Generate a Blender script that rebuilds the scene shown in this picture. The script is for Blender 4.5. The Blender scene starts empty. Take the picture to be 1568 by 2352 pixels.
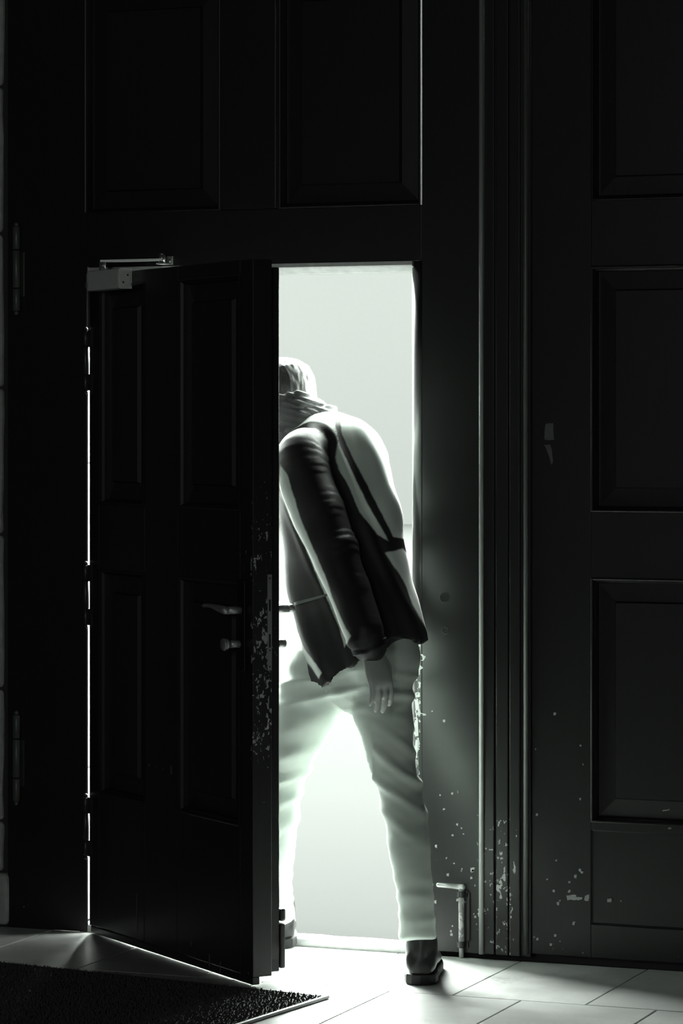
import bpy, bmesh, math, random
import numpy as np
from mathutils import Vector, Matrix, noise

# ------------------------------------------------------------------ camera, sky, light, exposure
scn = bpy.context.scene
C = scn.collection
F_PX, HOR, CXP = 7200.0, 980.0, 784.0
YAW = math.radians(21.8)
CAM = Vector((3.755, -7.577, 1.36))
cam_d = bpy.data.cameras.new('camera')
cam = bpy.data.objects.new('camera', cam_d); C.objects.link(cam)
cam.location = CAM
cam.rotation_euler = (math.radians(90), 0, YAW)
cam_d.sensor_width = 36; cam_d.sensor_fit = 'AUTO'
cam_d.lens = 36 * F_PX / 2352
cam_d.shift_y = -(1176 - HOR) / 2352
cam_d.clip_start = 0.05; cam_d.clip_end = 300
scn.camera = cam

TINT = (0.902, 1.0, 0.922)
SKY = 30.0
world = bpy.data.worlds.new('overcast_sky'); scn.world = world
world.use_nodes = True
bg = world.node_tree.nodes['Background']
bg.inputs[0].default_value = (*TINT, 1); bg.inputs[1].default_value = SKY

def area(name, loc, rot, sx, sy, power, portal=False):
    l = bpy.data.lights.new(name, 'AREA'); l.shape = 'RECTANGLE'; l.size = sx; l.size_y = sy
    l.energy = power; l.color = TINT
    o = bpy.data.objects.new(name, l); C.objects.link(o); o.location = loc; o.rotation_euler = rot
    if portal: l.cycles.is_portal = True
    return o
# added fill lamp behind the camera, in front of the made-up back window
area('room_fill', (2.8, -9.75, 2.3), (math.radians(90), 0, 0), 1.3, 1.7, 54)
# hazy sun, standing outside and to the left of the doorway
sun_d = bpy.data.lights.new('hazy_sun', 'SUN'); sun_d.energy = 40.0; sun_d.angle = math.radians(46); sun_d.color = TINT
sun = bpy.data.objects.new('hazy_sun', sun_d); C.objects.link(sun)
_el, _az = math.radians(40), math.radians(43)
sun.rotation_euler = Vector((-math.sin(_az) * math.cos(_el), math.cos(_az) * math.cos(_el), math.sin(_el))).to_track_quat('Z', 'Y').to_euler()
area('doorway_portal', (0.44, 0.075, 0.9), (math.radians(-90), 0, 0), 1.05, 1.8, 1, True)

vs = scn.view_settings
vs.view_transform = 'Standard'; vs.look = 'None'; vs.exposure = 0.0; vs.gamma = 1.0
vs.use_curve_mapping = False
scn.display_settings.display_device = 'sRGB'
scn.cycles.max_bounces = 12; scn.cycles.diffuse_bounces = 6; scn.cycles.glossy_bounces = 4

R3 = Vector((math.cos(YAW), math.sin(YAW), 0)); F3 = Vector((-math.sin(YAW), math.cos(YAW), 0))
def at_depth(px, py, d):
    return CAM + F3 * d + R3 * ((px - CXP) / F_PX * d) + Vector((0, 0, (HOR - py) / F_PX * d))
def X(px, y=0.0):
    d = F3 + R3 * ((px - CXP) / F_PX)
    return CAM.x + d.x * (y - CAM.y) / d.y
def Z(px, py, y=0.0):
    d = F3 + R3 * ((px - CXP) / F_PX)
    return CAM.z + (HOR - py) / F_PX * (y - CAM.y) / d.y

# ------------------------------------------------------------------ materials
def principled(name):
    m = bpy.data.materials.new(name); m.use_nodes = True
    return m, m.node_tree, m.node_tree.nodes['Principled BSDF']

def mnode(nt, op, a, b=None, c=None):
    n = nt.nodes.new('ShaderNodeMath'); n.operation = op
    for i, v in enumerate((a, b, c)):
        if v is None: continue
        if isinstance(v, (int, float)): n.inputs[i].default_value = v
        else: nt.links.new(v, n.inputs[i])
    return n.outputs[0]

def smooth(nt, v, a, b):
    n = nt.nodes.new('ShaderNodeMapRange'); n.interpolation_type = 'SMOOTHSTEP'
    nt.links.new(v, n.inputs[0])
    n.inputs[1].default_value = min(a, b); n.inputs[2].default_value = max(a, b)
    n.inputs[3].default_value = 0 if a < b else 1
    n.inputs[4].default_value = 1 if a < b else 0
    return n.outputs[0]

def tex_noise(nt, scale, detail=4, vec=None, rough=0.55, dist=0.0):
    n = nt.nodes.new('ShaderNodeTexNoise'); n.inputs['Scale'].default_value = scale
    n.inputs['Detail'].default_value = detail; n.inputs['Roughness'].default_value = rough
    n.inputs['Distortion'].default_value = dist
    if vec is not None: nt.links.new(vec, n.inputs['Vector'])
    return n.outputs[0]

def mapped(nt, scale, src='Object'):
    tc = nt.nodes.new('ShaderNodeTexCoord'); mp = nt.nodes.new('ShaderNodeMapping')
    nt.links.new(tc.outputs[src], mp.inputs[0]); mp.inputs['Scale'].default_value = scale
    return mp.outputs[0]

def mixcol(nt, fac, a, b):
    n = nt.nodes.new('ShaderNodeMix'); n.data_type = 'RGBA'
    nt.links.new(fac, n.inputs[0])
    for v, i in ((a, 6), (b, 7)):
        if isinstance(v, tuple): n.inputs[i].default_value = (*v, 1)
        else: nt.links.new(v, n.inputs[i])
    return n.outputs[2]

def bump(nt, bsdf, h, strength, dist=0.002):
    b = nt.nodes.new('ShaderNodeBump'); b.inputs['Strength'].default_value = strength
    b.inputs['Distance'].default_value = dist
    nt.links.new(h, b.inputs['Height']); nt.links.new(b.outputs[0], bsdf.inputs['Normal'])

def plain(name, col, rough=0.5, metal=0.0, var=0.15, scale=12, bmp=0.1, spec=0.5):
    m, nt, p = principled(name)
    v = mapped(nt, (1, 1, 1)); n = tex_noise(nt, scale, 5, v)
    lo = tuple(c * (1 - var) for c in col); hi = tuple(min(1, c * (1 + var)) for c in col)
    nt.links.new(mixcol(nt, n, lo, hi), p.inputs['Base Color'])
    p.inputs['Roughness'].default_value = rough; p.inputs['Metallic'].default_value = metal
    p.inputs['Specular IOR Level'].default_value = spec
    if bmp: bump(nt, p, tex_noise(nt, scale * 6, 3, v), bmp)
    return m

def painted(name, regions, base=0.019, rough=0.36, bare=0.42):
    """black gloss paint on wood; regions: (xlo, xhi, zlo, zhi, soft_x, soft_z, amount) where it is chipped to the bare wood"""
    m, nt, p = principled(name)
    tc = nt.nodes.new('ShaderNodeTexCoord'); sp = nt.nodes.new('ShaderNodeSeparateXYZ')
    nt.links.new(tc.outputs['Object'], sp.inputs[0])
    x, z = sp.outputs[0], sp.outputs[2]
    grain = tex_noise(nt, 9, 4, mapped(nt, (14, 14, 0.7)))
    tone = mixcol(nt, grain, (base * .8,) * 3, (base * 1.25,) * 3)
    w = None
    for (x0, x1, z0, z1, sx, sz, amt) in regions:
        a = mnode(nt, 'MULTIPLY', smooth(nt, x, x0 - sx, x0), smooth(nt, x, x1 + sx, x1))
        b = mnode(nt, 'MULTIPLY', smooth(nt, z, z0 - sz, z0), smooth(nt, z, z1 + sz, z1))
        r = mnode(nt, 'MULTIPLY', mnode(nt, 'MULTIPLY', a, b), amt)
        w = r if w is None else mnode(nt, 'MAXIMUM', w, r)
    if w is not None:
        n1 = tex_noise(nt, 1.0, 3, mapped(nt, (85, 85, 60)), 0.6, 0.4)
        n2 = tex_noise(nt, 1.0, 2, mapped(nt, (14, 14, 9)))
        nn = mnode(nt, 'ADD', mnode(nt, 'MULTIPLY', n1, 0.8), mnode(nt, 'MULTIPLY', n2, 0.35))
        thr = mnode(nt, 'SUBTRACT', 0.98, mnode(nt, 'MULTIPLY', w, 0.42))
        mask = smooth(nt, mnode(nt, 'SUBTRACT', nn, thr), 0.0, 0.02)
        chip = mixcol(nt, n2, (bare * .8,) * 3, (bare,) * 3)
        col = mixcol(nt, mask, tone, chip)
        nt.links.new(mnode(nt, 'ADD', mnode(nt, 'MULTIPLY', mask, 0.3), rough), p.inputs['Roughness'])
        h = mnode(nt, 'SUBTRACT', mnode(nt, 'MULTIPLY', grain, 0.25), mask)
    else:
        col = tone; h = mnode(nt, 'MULTIPLY', grain, 0.25)
        p.inputs['Roughness'].default_value = rough
    nt.links.new(col, p.inputs['Base Color'])
    p.inputs['Specular IOR Level'].default_value = 0.45
    bump(nt, p, h, 0.35, 0.0012)
    return m

M = {}
M['gate_left'] = painted('black_paint_left_gate', [
    (0.925, 0.94, 0.0, 0.80, 0.012, 0.12, 0.92), (0.93, 1.12, 0.0, 0.45, 0.02, 0.45, 0.50),
    (0.93, 1.13, 0.0, 0.25, 0.02, 0.1, 0.52), (-0.2, -0.1, 0.0, 0.1, .05, .1, 0.5)])
M['strip'] = painted('black_paint_cover_strips', [(1.09, 1.21, 0.0, 0.28, 0.01, 0.25, 0.74), (1.09, 1.21, 0.28, 1.1, 0.01, 0.1, 0.44)])
M['gate_right'] = painted('black_paint_right_gate', [(1.2, 1.8, 0.0, 0.35, 0.1, 0.6, 0.45)], base=0.015)
M['wicket'] = painted('black_paint_wicket_door', [
    (0.922, 0.96, 0.6, 1.1, 0.006, 0.3, 0.78), (0.91, 0.96, 0.0, 1.3, 0.01, 0.2, 0.50),
    (0.3, 0.9, 0.0, 0.12, 0.1, 0.1, 0.45), (0.86, 0.96, 0.76, 1.05, 0.05, 0.1, 0.56)])
M['dark'] = plain('dark_iron', (0.02,) * 3, 0.45, 0.6)
M['bare'] = plain('bare_primed_wood', (0.36,) * 3, 0.7, var=.3, scale=60)
M['steel'] = plain('worn_steel', (0.42,) * 3, 0.42, 0.55, scale=30)
M['bright_steel'] = plain('polished_steel', (0.62,) * 3, 0.28, 0.8, scale=30, bmp=0.03)
M['grey_enamel'] = plain('grey_enamel', (0.85, 0.86, 0.85), 0.42, 0.1, var=.06, scale=40, bmp=0.04)
M['plate'] = plain('zinc_lock_plate', (0.30,) * 3, 0.5, 0.4, scale=40)
M['plaster'] = plain('dark_plaster', (0.05,) * 3, 0.9, scale=6)
M['stone'] = plain('rough_stone', (0.52,) * 3, 0.9, var=.35, scale=35, bmp=0.5)
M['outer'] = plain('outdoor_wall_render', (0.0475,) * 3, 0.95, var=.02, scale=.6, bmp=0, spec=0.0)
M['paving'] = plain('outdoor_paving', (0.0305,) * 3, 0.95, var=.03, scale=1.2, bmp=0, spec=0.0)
M['sill'] = plain('worn_sill', (0.55,) * 3, 0.75, var=.3, scale=40)
M['grout'] = plain('floor_grout', (0.10,) * 3, 0.9)

def floor_mat():
    m, nt, p = principled('worn_stone_tile')
    v = mapped(nt, (1, 1, 1), 'Object')
    geo = nt.nodes.new('ShaderNodeNewGeometry')
    inf = nt.nodes.new('ShaderNodeObjectInfo')
    n = tex_noise(nt, 5, 6, geo.outputs['Position'], 0.65, 0.6); n2 = tex_noise(nt, 70, 3, geo.outputs['Position'])
    n3 = tex_noise(nt, 2.2, 4, geo.outputs['Position'])
    base = mixcol(nt, smooth(nt, n, 0.3, 0.7), (0.40,) * 3, (0.56,) * 3)
    tone = mixcol(nt, mnode(nt, 'MULTIPLY', inf.outputs['Random'], 0.35), base, (0.42,) * 3)
    st = mnode(nt, 'MULTIPLY', smooth(nt, n3, 0.62, 0.72), smooth(nt, n2, 0.35, 0.75))
    nt.links.new(mixcol(nt, mnode(nt, 'MULTIPLY', st, 0.8), tone, (0.13,) * 3), p.inputs['Base Color'])
    nt.links.new(mnode(nt, 'ADD', mnode(nt, 'MULTIPLY', n, 0.3), 0.22), p.inputs['Roughness'])
    bump(nt, p, n2, 0.08)
    return m
M['tile'] = floor_mat()

def cloth_mat(name, col, rough, sheen=0.0, weave=900, bmp=0.25, var=.12, coat=0.0, spec=0.4):
    m, nt, p = principled(name)
    v = mapped(nt, (1, 1, 1)); n = tex_noise(nt, 7, 4, v)
    nt.links.new(mixcol(nt, n, tuple(c * (1 - var) for c in col), tuple(c * (1 + var) for c in col)), p.inputs['Base Color'])
    p.inputs['Roughness'].default_value = rough
    p.inputs['Sheen Weight'].default_value = sheen
    p.inputs['Coat Weight'].default_value = coat; p.inputs['Coat Roughness'].default_value = 0.25
    p.inputs['Specular IOR Level'].default_value = spec
    bump(nt, p, tex_noise(nt, weave, 2, v), bmp, 0.001)
    return m
M['leather'] = cloth_mat('black_leather', (0.022,) * 3, 0.55, 0, 260, 0.25, .3, spec=0.35)
def jacket_mat():  # black leather with highlights painted into its colour
    m = M['leather'].copy(); m.name = 'jacket_painted_highlights'; nt = m.node_tree; p = nt.nodes['Principled BSDF']
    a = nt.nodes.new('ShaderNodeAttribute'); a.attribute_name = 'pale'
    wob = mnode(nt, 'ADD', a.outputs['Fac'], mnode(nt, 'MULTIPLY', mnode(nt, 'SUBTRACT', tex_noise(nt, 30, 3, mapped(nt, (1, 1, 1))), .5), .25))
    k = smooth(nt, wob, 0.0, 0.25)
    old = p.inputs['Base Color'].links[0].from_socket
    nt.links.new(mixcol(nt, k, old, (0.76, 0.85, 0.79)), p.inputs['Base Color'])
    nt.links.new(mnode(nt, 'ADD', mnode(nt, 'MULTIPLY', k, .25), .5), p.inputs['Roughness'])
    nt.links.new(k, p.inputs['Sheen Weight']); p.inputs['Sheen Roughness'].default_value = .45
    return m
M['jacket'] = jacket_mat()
M['denim'] = cloth_mat('pale_denim', (0.68, 0.76, 0.70), 0.85, 0.15, 700, 0.3)
M['scarf'] = cloth_mat('grey_knit', (0.36,) * 3, 0.9, 0.3, 420, 0.6)
M['skin'] = cloth_mat('skin', (0.50, 0.53, 0.505), 0.5, 0, 300, 0.1)
M['hair'] = cloth_mat('grey_hair', (0.22,) * 3, 0.45, 0.1, 500, 0.5)
M['shoe'] = cloth_mat('black_shoe_leather', (0.02,) * 3, 0.4, 0, 200, 0.2)
M['rubber'] = cloth_mat('black_rubber_sole', (0.012,) * 3, 0.7, 0, 200, 0.2)
M['pile'] = cloth_mat('charcoal_mat_pile', (0.06,) * 3, 0.9, 0, 200, 0.1)
M['eye'] = plain('eye_white', (0.6,) * 3, 0.2, bmp=0)

# ------------------------------------------------------------------ helpers
def link(name, me, mat=None, parent=None, kind=None, label=None, cat=None):
    o = bpy.data.objects.new(name, me); C.objects.link(o)
    if mat is not None and me is not None and not me.materials: me.materials.append(mat)
    if parent is not None: o.parent = parent
    if kind: o['kind'] = kind
    if label: o['label'] = label
    if cat: o['category'] = cat
    return o

def bm_obj(name, bm, mat, parent=None, smooth_=False, **kw):
    bmesh.ops.recalc_face_normals(bm, faces=bm.faces)
    me = bpy.data.meshes.new(name); bm.to_mesh(me); bm.free()
    if smooth_:
        me.polygons.foreach_set('use_smooth', [True] * len(me.polygons))
    return link(name, me, mat, parent, **kw)

def add_box(bm, x0, x1, y0, y1, z0, z1, bev=0.0, seg=2):
    r = bmesh.ops.create_cube(bm, size=1.0)
    vs_ = r['verts']
    for v in vs_:
        v.co = Vector((x0 + (v.co.x + .5) * (x1 - x0), y0 + (v.co.y + .5) * (y1 - y0), z0 + (v.co.z + .5) * (z1 - z0)))
    if bev > 0:
        es = list({e for v in vs_ for e in v.link_edges})
        bmesh.ops.bevel(bm, geom=es, offset=bev, segments=seg, affect='EDGES', profile=0.5)

def box(name, x0, x1, y0, y1, z0, z1, mat, parent=None, bev=0.0, seg=2, **kw):
    bm = bmesh.new(); add_box(bm, min(x0, x1), max(x0, x1), min(y0, y1), max(y0, y1), min(z0, z1), max(z0, z1), bev, seg)
    return bm_obj(name, bm, mat, parent, **kw)

def add_cyl(bm, a, b, r0, r1=None, n=20, caps=True, bev=0.0):
    a = Vector(a); b = Vector(b); r1 = r0 if r1 is None else r1
    d = (b - a); L = d.length; d.normalize()
    q = Vector((0, 0, 1)).rotation_difference(d).to_matrix().to_4x4()
    mt = Matrix.Translation(a) @ q
    prof = [(r0, 0.0), (r1, L)]
    if bev > 0: prof = [(r0 - bev, 0), (r0, bev), (r1, L - bev), (r1 - bev, L)]
    rings = []
    for (r, z) in prof:
        rings.append([bm.verts.new(mt @ Vector((r * math.cos(2 * math.pi * i / n), r * math.sin(2 * math.pi * i / n), z))) for i in range(n)])
    for k in range(len(rings) - 1):
        for i in range(n):
            bm.faces.new((rings[k][i], rings[k][(i + 1) % n], rings[k + 1][(i + 1) % n], rings[k + 1][i]))
    if caps:
        bm.faces.new(list(reversed(rings[0]))); bm.faces.new(rings[-1])

def empty(name, loc=(0, 0, 0), rz=0.0, parent=None, **kw):
    o = link(name, None, None, parent, **kw); o.location = loc; o.rotation_euler = (0, 0, rz)
    return o

def add_loft(bm, rings, close_ends=True):
    vr = [[bm.verts.new(p) for p in r] for r in rings]
    n = len(vr[0])
    for k in range(len(vr) - 1):
        for i in range(n):
            bm.faces.new((vr[k][i], vr[k][(i + 1) % n], vr[k + 1][(i + 1) % n], vr[k + 1][i]))
    if close_ends:
        bm.faces.new(list(reversed(vr[0]))); bm.faces.new(vr[-1])

def tube_rings(pts, radii, side=Vector((1, 0, 0)), n=20, round_ends=True):
    """pts: centres; radii: r or (r_side, r_other); returns rings following the polyline"""
    P = [Vector(p) for p in pts]; RR = [(r, r) if isinstance(r, (int, float)) else r for r in radii]
    rings = []
    m = len(P)
    for i in range(m):
        t = (P[min(i + 1, m - 1)] - P[max(i - 1, 0)]).normalized()
        s = (side - t * side.dot(t)).normalized(); u = t.cross(s)
        def ring(c, k):
            return [c + s * (RR[i][0] * k * math.cos(2 * math.pi * j / n)) + u * (RR[i][1] * k * math.sin(2 * math.pi * j / n)) for j in range(n)]
        if i == 0 and round_ends:
            rr = min(RR[i])
            rings.append(ring(P[i] - t * rr * .85, .35)); rings.append(ring(P[i] - t * rr * .5, .78))
        rings.append(ring(P[i], 1.0))
        if i == m - 1 and round_ends:
            rr = min(RR[i])
            rings.append(ring(P[i] + t * rr * .5, .78)); rings.append(ring(P[i] + t * rr * .85, .35))
    return rings

def resample(pts, radii, k):
    """Catmull-Rom through the control points"""
    P = [np.array(list(p) + (list(r) if not isinstance(r, (int, float)) else [r, r]), float) for p, r in zip(pts, radii)]
    out = []
    for i in range(len(P) - 1):
        p0 = P[max(i - 1, 0)]; p1 = P[i]; p2 = P[i + 1]; p3 = P[min(i + 2, len(P) - 1)]
        for j in range(k):
            t = j / k
            out.append(.5 * ((2 * p1) + (-p0 + p2) * t + (2 * p0 - 5 * p1 + 4 * p2 - p3) * t * t + (-p0 + 3 * p1 - 3 * p2 + p3) * t ** 3))
    out.append(P[-1])
    return [Vector(o[:3]) for o in out], [(o[3], o[4]) for o in out]

def remeshed(bm, voxel, smooth_it=4):
    bmesh.ops.recalc_face_normals(bm, faces=bm.faces)
    me = bpy.data.meshes.new('tmp'); bm.to_mesh(me); bm.free()
    o = bpy.data.objects.new('tmp', me); C.objects.link(o)
    md = o.modifiers.new('r', 'REMESH'); md.mode = 'VOXEL'; md.voxel_size = voxel
    if smooth_it:
        sm = o.modifiers.new('s', 'SMOOTH'); sm.iterations = smooth_it; sm.factor = 0.5
    dg = bpy.context.evaluated_depsgraph_get()
    out = bpy.data.meshes.new_from_object(o.evaluated_get(dg))
    bpy.data.objects.remove(o); bpy.data.meshes.remove(me)
    out.polygons.foreach_set('use_smooth', [True] * len(out.polygons))
    return out

def displace(me, fn):
    n = len(me.vertices)
    co = np.empty(n * 3); me.vertices.foreach_get('co', co); co = co.reshape(-1, 3)
    no = np.empty(n * 3); me.vertex_normals.foreach_get('vector', no); no = no.reshape(-1, 3)
    d = np.array([fn(Vector(c), Vector(m_)) for c, m_ in zip(co, no)])
    co = co + no * d[:, None]
    me.vertices.foreach_set('co', co.ravel()); me.update()

# ------------------------------------------------------------------ the room
rng = random.Random(7)
floor = box('floor', -3.2, 6.2, -10.2, 0.05, -0.15, -0.006, M['grout'], kind='structure')
TW, TD = 0.333, 0.52
tile_me = {}
def tile_mesh(w, d):
    key = (round(w, 3), round(d, 3))
    if key not in tile_me:
        bm = bmesh.new(); add_box(bm, 0, w, 0, d, -0.02, 0.0, 0.0015, 1)
        bmesh.ops.recalc_face_normals(bm, faces=bm.faces)
        me = bpy.data.meshes.new('tile'); bm.to_mesh(me); bm.free(); me.materials.append(M['tile']); tile_me[key] = me
    return tile_me[key]
J = 0.003
for row in range(8):
    y1 = -row * TD
    off = 1.218 if row % 2 == 0 else 1.392
    k0 = math.floor((-2.6 - off) / TW)
    for k in range(k0, k0 + 20):
        x0 = off + k * TW
        t = link('tile', tile_mesh(TW - J, TD - J), None, floor)
        t.location = (x0, y1 - TD + J, rng.uniform(-.0006, .0006))
box('tile_field', -3.1, 6.1, -10.0, -8 * TD, -0.02, 0.0, M['tile'], floor)
box('tile_field', -3.1, -2.65, -8 * TD, 0, -0.02, 0.0, M['tile'], floor)
box('tile_field', 4.0, 6.1, -8 * TD, 0, -0.02, 0.0, M['tile'], floor)

GX0, GX1, GTOP = X(14), 2.62, 3.45
box('wall_left', -3.2, -3.0, -10.2, 0.5, -0.15, 4.7, M['plaster'], kind='structure')
box('wall_right', 6.0, 6.2, -10.2, 0.5, -0.15, 4.7, M['plaster'], kind='structure')
box('ceiling', -3.2, 6.2, -10.2, 0.5, 4.6, 4.8, M['plaster'], kind='structure')
bm = bmesh.new()                                   # back wall with a tall hole for the made-up window
for (a, b, c, d) in ((-3.0, 2.1, 0, 4.6), (3.5, 6.0, 0, 4.6), (2.1, 3.5, 0, 1.4), (2.1, 3.5, 3.2, 4.6)):
    add_box(bm, a, b, -10.2, -10.0, c, d)
bm_obj('wall_back', bm, M['plaster'], kind='structure')
w1 = empty('added_window_1', (2.8, -10.0, 1.4), kind='structure')  # unseen window, made up to go with the fill lamp
for dx in (-.7, -.02, .66): box('added_window_bar', dx, dx + .04, -.05, .0, 0, 1.8, M['dark'], w1, .004)
for dz in (0, .88, 1.76): box('added_window_bar', -.66, .66, -.045, -.005, dz, dz + .04, M['dark'], w1, .004)
pm = plain('added_window_glass', (0.25,) * 3, 0.2, bmp=0)
box('added_window_pane', -.66, .66, -.03, -.025, .04, 1.76, pm, w1)

wall_front = box('wall_front', -3.0, GX0, 0.012, 0.5, 0, 4.6, M['plaster'], kind='structure')
box('masonry', GX1, 6.0, 0.012, 0.5, 0, 4.6, M['plaster'], wall_front)
box('masonry', GX0, GX1, 0.012, 0.5, GTOP, 4.6, M['plaster'], wall_front)
# the stone jamb at the far left of the gate: plinth and blocks above
zz = 0.0
def stone(x1, z0, z1, yf):
    bm = bmesh.new(); add_box(bm, -0.75, x1, yf, 0.2, z0, z1, 0.012, 3)
    bmesh.ops.subdivide_edges(bm, edges=[e for e in bm.edges if e.calc_length() > .1], cuts=5, use_grid_fill=True)
    for v in bm.verts:
        v.co += Vector((noise.noise(v.co * 9), noise.noise(v.co * 9 + Vector((5, 1, 2))), 0)) * 0.006
    bm_obj('stone', bm, M['stone'], wall_front)
stone(X(17, -.01), 0.005, Z(8, 2006), -0.012)
z = Z(8, 2006) + .004
for h in (0.14, .36, .42, .4, .42, .4, .42, .4):
    stone(X(4, .0), z, z + h - .005, 0.0); z += h

# pale stone reveal of the archway outside the gate, seen through the gap at the hinges
zr = 0.0
for k in range(6):
    bm = bmesh.new(); add_box(bm, GX0 - .1, X(200) - .092, .058, .29, zr + .001, zr + .418, .004, 2)
    bm_obj('stone', bm, M['stone'], wall_front); zr += .42
# ------------------------------------------------------------------ gate leaves
def rect_rings(bm, x0, x1, z0, z1, rings):
    vr = []
    for (ins, y) in rings:
        vr.append([bm.verts.new((x, y, zz_)) for (x, zz_) in ((x0 + ins, z0 + ins), (x1 - ins, z0 + ins), (x1 - ins, z1 - ins), (x0 + ins, z1 - ins))])
    for a, b in zip(vr, vr[1:]):
        for i in range(4): bm.faces.new((a[i], a[(i + 1) % 4], b[(i + 1) % 4], b[i]))
    return vr

def panel(parent, mat, x0, x1, z0, z1, yb=0.045, deep=0.024, field=0.062, flush=False):
    """a recessed panel with a raised field, and its moulded border as a sub-part"""
    bm = bmesh.new()
    if flush: rr = [(0, 0.004), (.004, 0.006)]
    else: rr = [(0.012, deep), (field - .004, deep - .004), (field, 0.010)]
    vr = rect_rings(bm, x0, x1, z0, z1, rr)
    bm.faces.new(vr[-1])
    back = [bm.verts.new((v.co.x, yb, v.co.z)) for v in vr[0]]
    for i in range(4): bm.faces.new((vr[0][i], back[i], back[(i + 1) % 4], vr[0][(i + 1) % 4]))
    bm.faces.new(back)
    p = bm_obj('panel', bm, mat, parent)
    if not flush:
        bm = bmesh.new()
        vr = rect_rings(bm, x0, x1, z0, z1, [(-.001, 0.03), (-.001, -.0015), (0.002, -.003), (.005, -.0015), (.006, .006), (.011, .012), (.014, deep + .002), (.014, .03)])
        for i in range(4): bm.faces.new((vr[-1][i], vr[-1][(i + 1) % 4], vr[0][(i + 1) % 4], vr[0][i]))
        bm_obj('moulding', bm, mat, p)
    return p

gl = empty('door_2', (0, 0, 0), kind='structure', label='left leaf of the black panelled gate, holding the open wicket door', cat='gate')
GM = M['gate_left']
JR = 0.040
OL, OR_, OT = -0.0365, X(949) - .35 * JR / .896, Z(800, 613)
xs = dict(l=X(18), p1a=X(194), p1b=X(505), p2a=X(640), p2b=X(965), r=X(1104))
zr0 = Z(800, 474); ztop = 2.535
BT = 0.05
bm = bmesh.new()
OLF = X(201)                                              # the reveal on the hinge side is splayed outwards
pr = [(xs['l'], 0), (OLF - .003, 0), (OLF, .003), (OLF - .035, BT), (xs['l'], BT)]
add_loft(bm, [[Vector((x, y, zz_)) for (x, y) in pr] for zz_ in (0.001, 1.2, 2.4, 3.4)])
bm_obj('stile', bm, GM, gl)
box('stile', OR_ + JR - .0005, xs['r'], 0, BT, 0.012, 3.4, GM, gl, .0004)
box('stile', xs['p1b'], X(633), 0, BT, zr0, 3.4, GM, gl, .002)
box('stile', X(633) + .001, xs['p2a'], 0.001, BT, zr0, 3.4, GM, gl, .002)
box('rail', X(201) + .0005, OR_ + JR - .001, 0, BT, OT + .012, zr0 - .0005, GM, gl, .002)
for (a, b) in ((xs['p1a'], xs['p1b']), (xs['p2a'], xs['p2b'])):
    box('rail', a, b, 0, BT, ztop, ztop + .13, GM, gl, .002)
    box('rail', a, b, 0, BT, 3.28, 3.4, GM, gl, .002)
    panel(gl, GM, a, b, zr0, ztop)
    panel(gl, GM, a, b, ztop + .13, 3.28)
box('gap_filler', -.031, -.013, .020, .032, Z(205, 797), OT, M['rubber'], gl)  # added filler, keeps light out of the gap above the top hinge
# rounded jamb edge on the lock side of the opening
r = JR
bm = bmesh.new()
prof = [(OR_ + JR - .001, BT + .02), (OR_, BT + .02)]
for k in range(17):
    a = math.pi + k / 16 * math.pi / 2
    prof.append((OR_ + r + r * math.cos(a), r + r * math.sin(a)))
add_loft(bm, [[Vector((x, y, zz_)) for (x, y) in prof] for zz_ in (0.012, .3, .6, .9, 1.2, 1.5, OT + .012)])
bm_obj('jamb', bm, GM, gl, True)
# chamfered stop along the head of the opening
bm = bmesh.new()
prof = [(-.001, OT + .012), (-.001, OT + .002), (.004, OT - .001), (.05, OT - .012), (.07, OT - .014), (.07, OT + .012)]
add_loft(bm, [[Vector((x, y, zz_)) for (y, zz_) in prof] for x in (X(201) + .001, OR_ + .012)])
bm_obj('head_stop', bm, M['sill'], gl)
# gate hinges at the far left
def hinge(parent, x, y, z0, z1, rr, cuts, mat):
    h = empty('hinge', (0, 0, 0), parent=parent)
    n = len(cuts) + 1; ed = [z0] + [z0 + (z1 - z0) * c for c in cuts] + [z1]
    for a, b in zip(ed, ed[1:]):
        bm = bmesh.new(); add_cyl(bm, (x, y, a + .0015), (x, y, b - .0015), rr, n=18, bev=.0012)
        bm_obj('knuckle', bm, mat, h, True)
    for zf in (z0, z1):
        bm = bmesh.new(); bmesh.ops.create_uvsphere(bm, u_segments=12, v_segments=8, radius=rr * .7)
        for v in bm.verts: v.co += Vector((x, y, zf + (.004 if zf == z1 else -.004)))
        bm_obj('finial', bm, mat, h, True)
    return h
M['hinge'] = plain('dull_black_hinge', (0.05,) * 3, 0.35, 0.3, bmp=.05)
M['bead_dull'] = plain('dull_metal_bead', (0.13, .14, .13), .4, .2, scale=25, bmp=.05)
for (ya, yb_) in ((716, 520), (1840, 1640)):
    z0, z1 = Z(38, ya), Z(38, yb_)
    h = hinge(gl, X(38, -.012), -.012, z0, z1, 0.010, (.27, .72), M['bead_dull'])
    box('hinge_leaf', X(40), X(57), -.004, .0, z0 + .04, z1 - .07, M['hinge'], h, .001)

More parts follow.
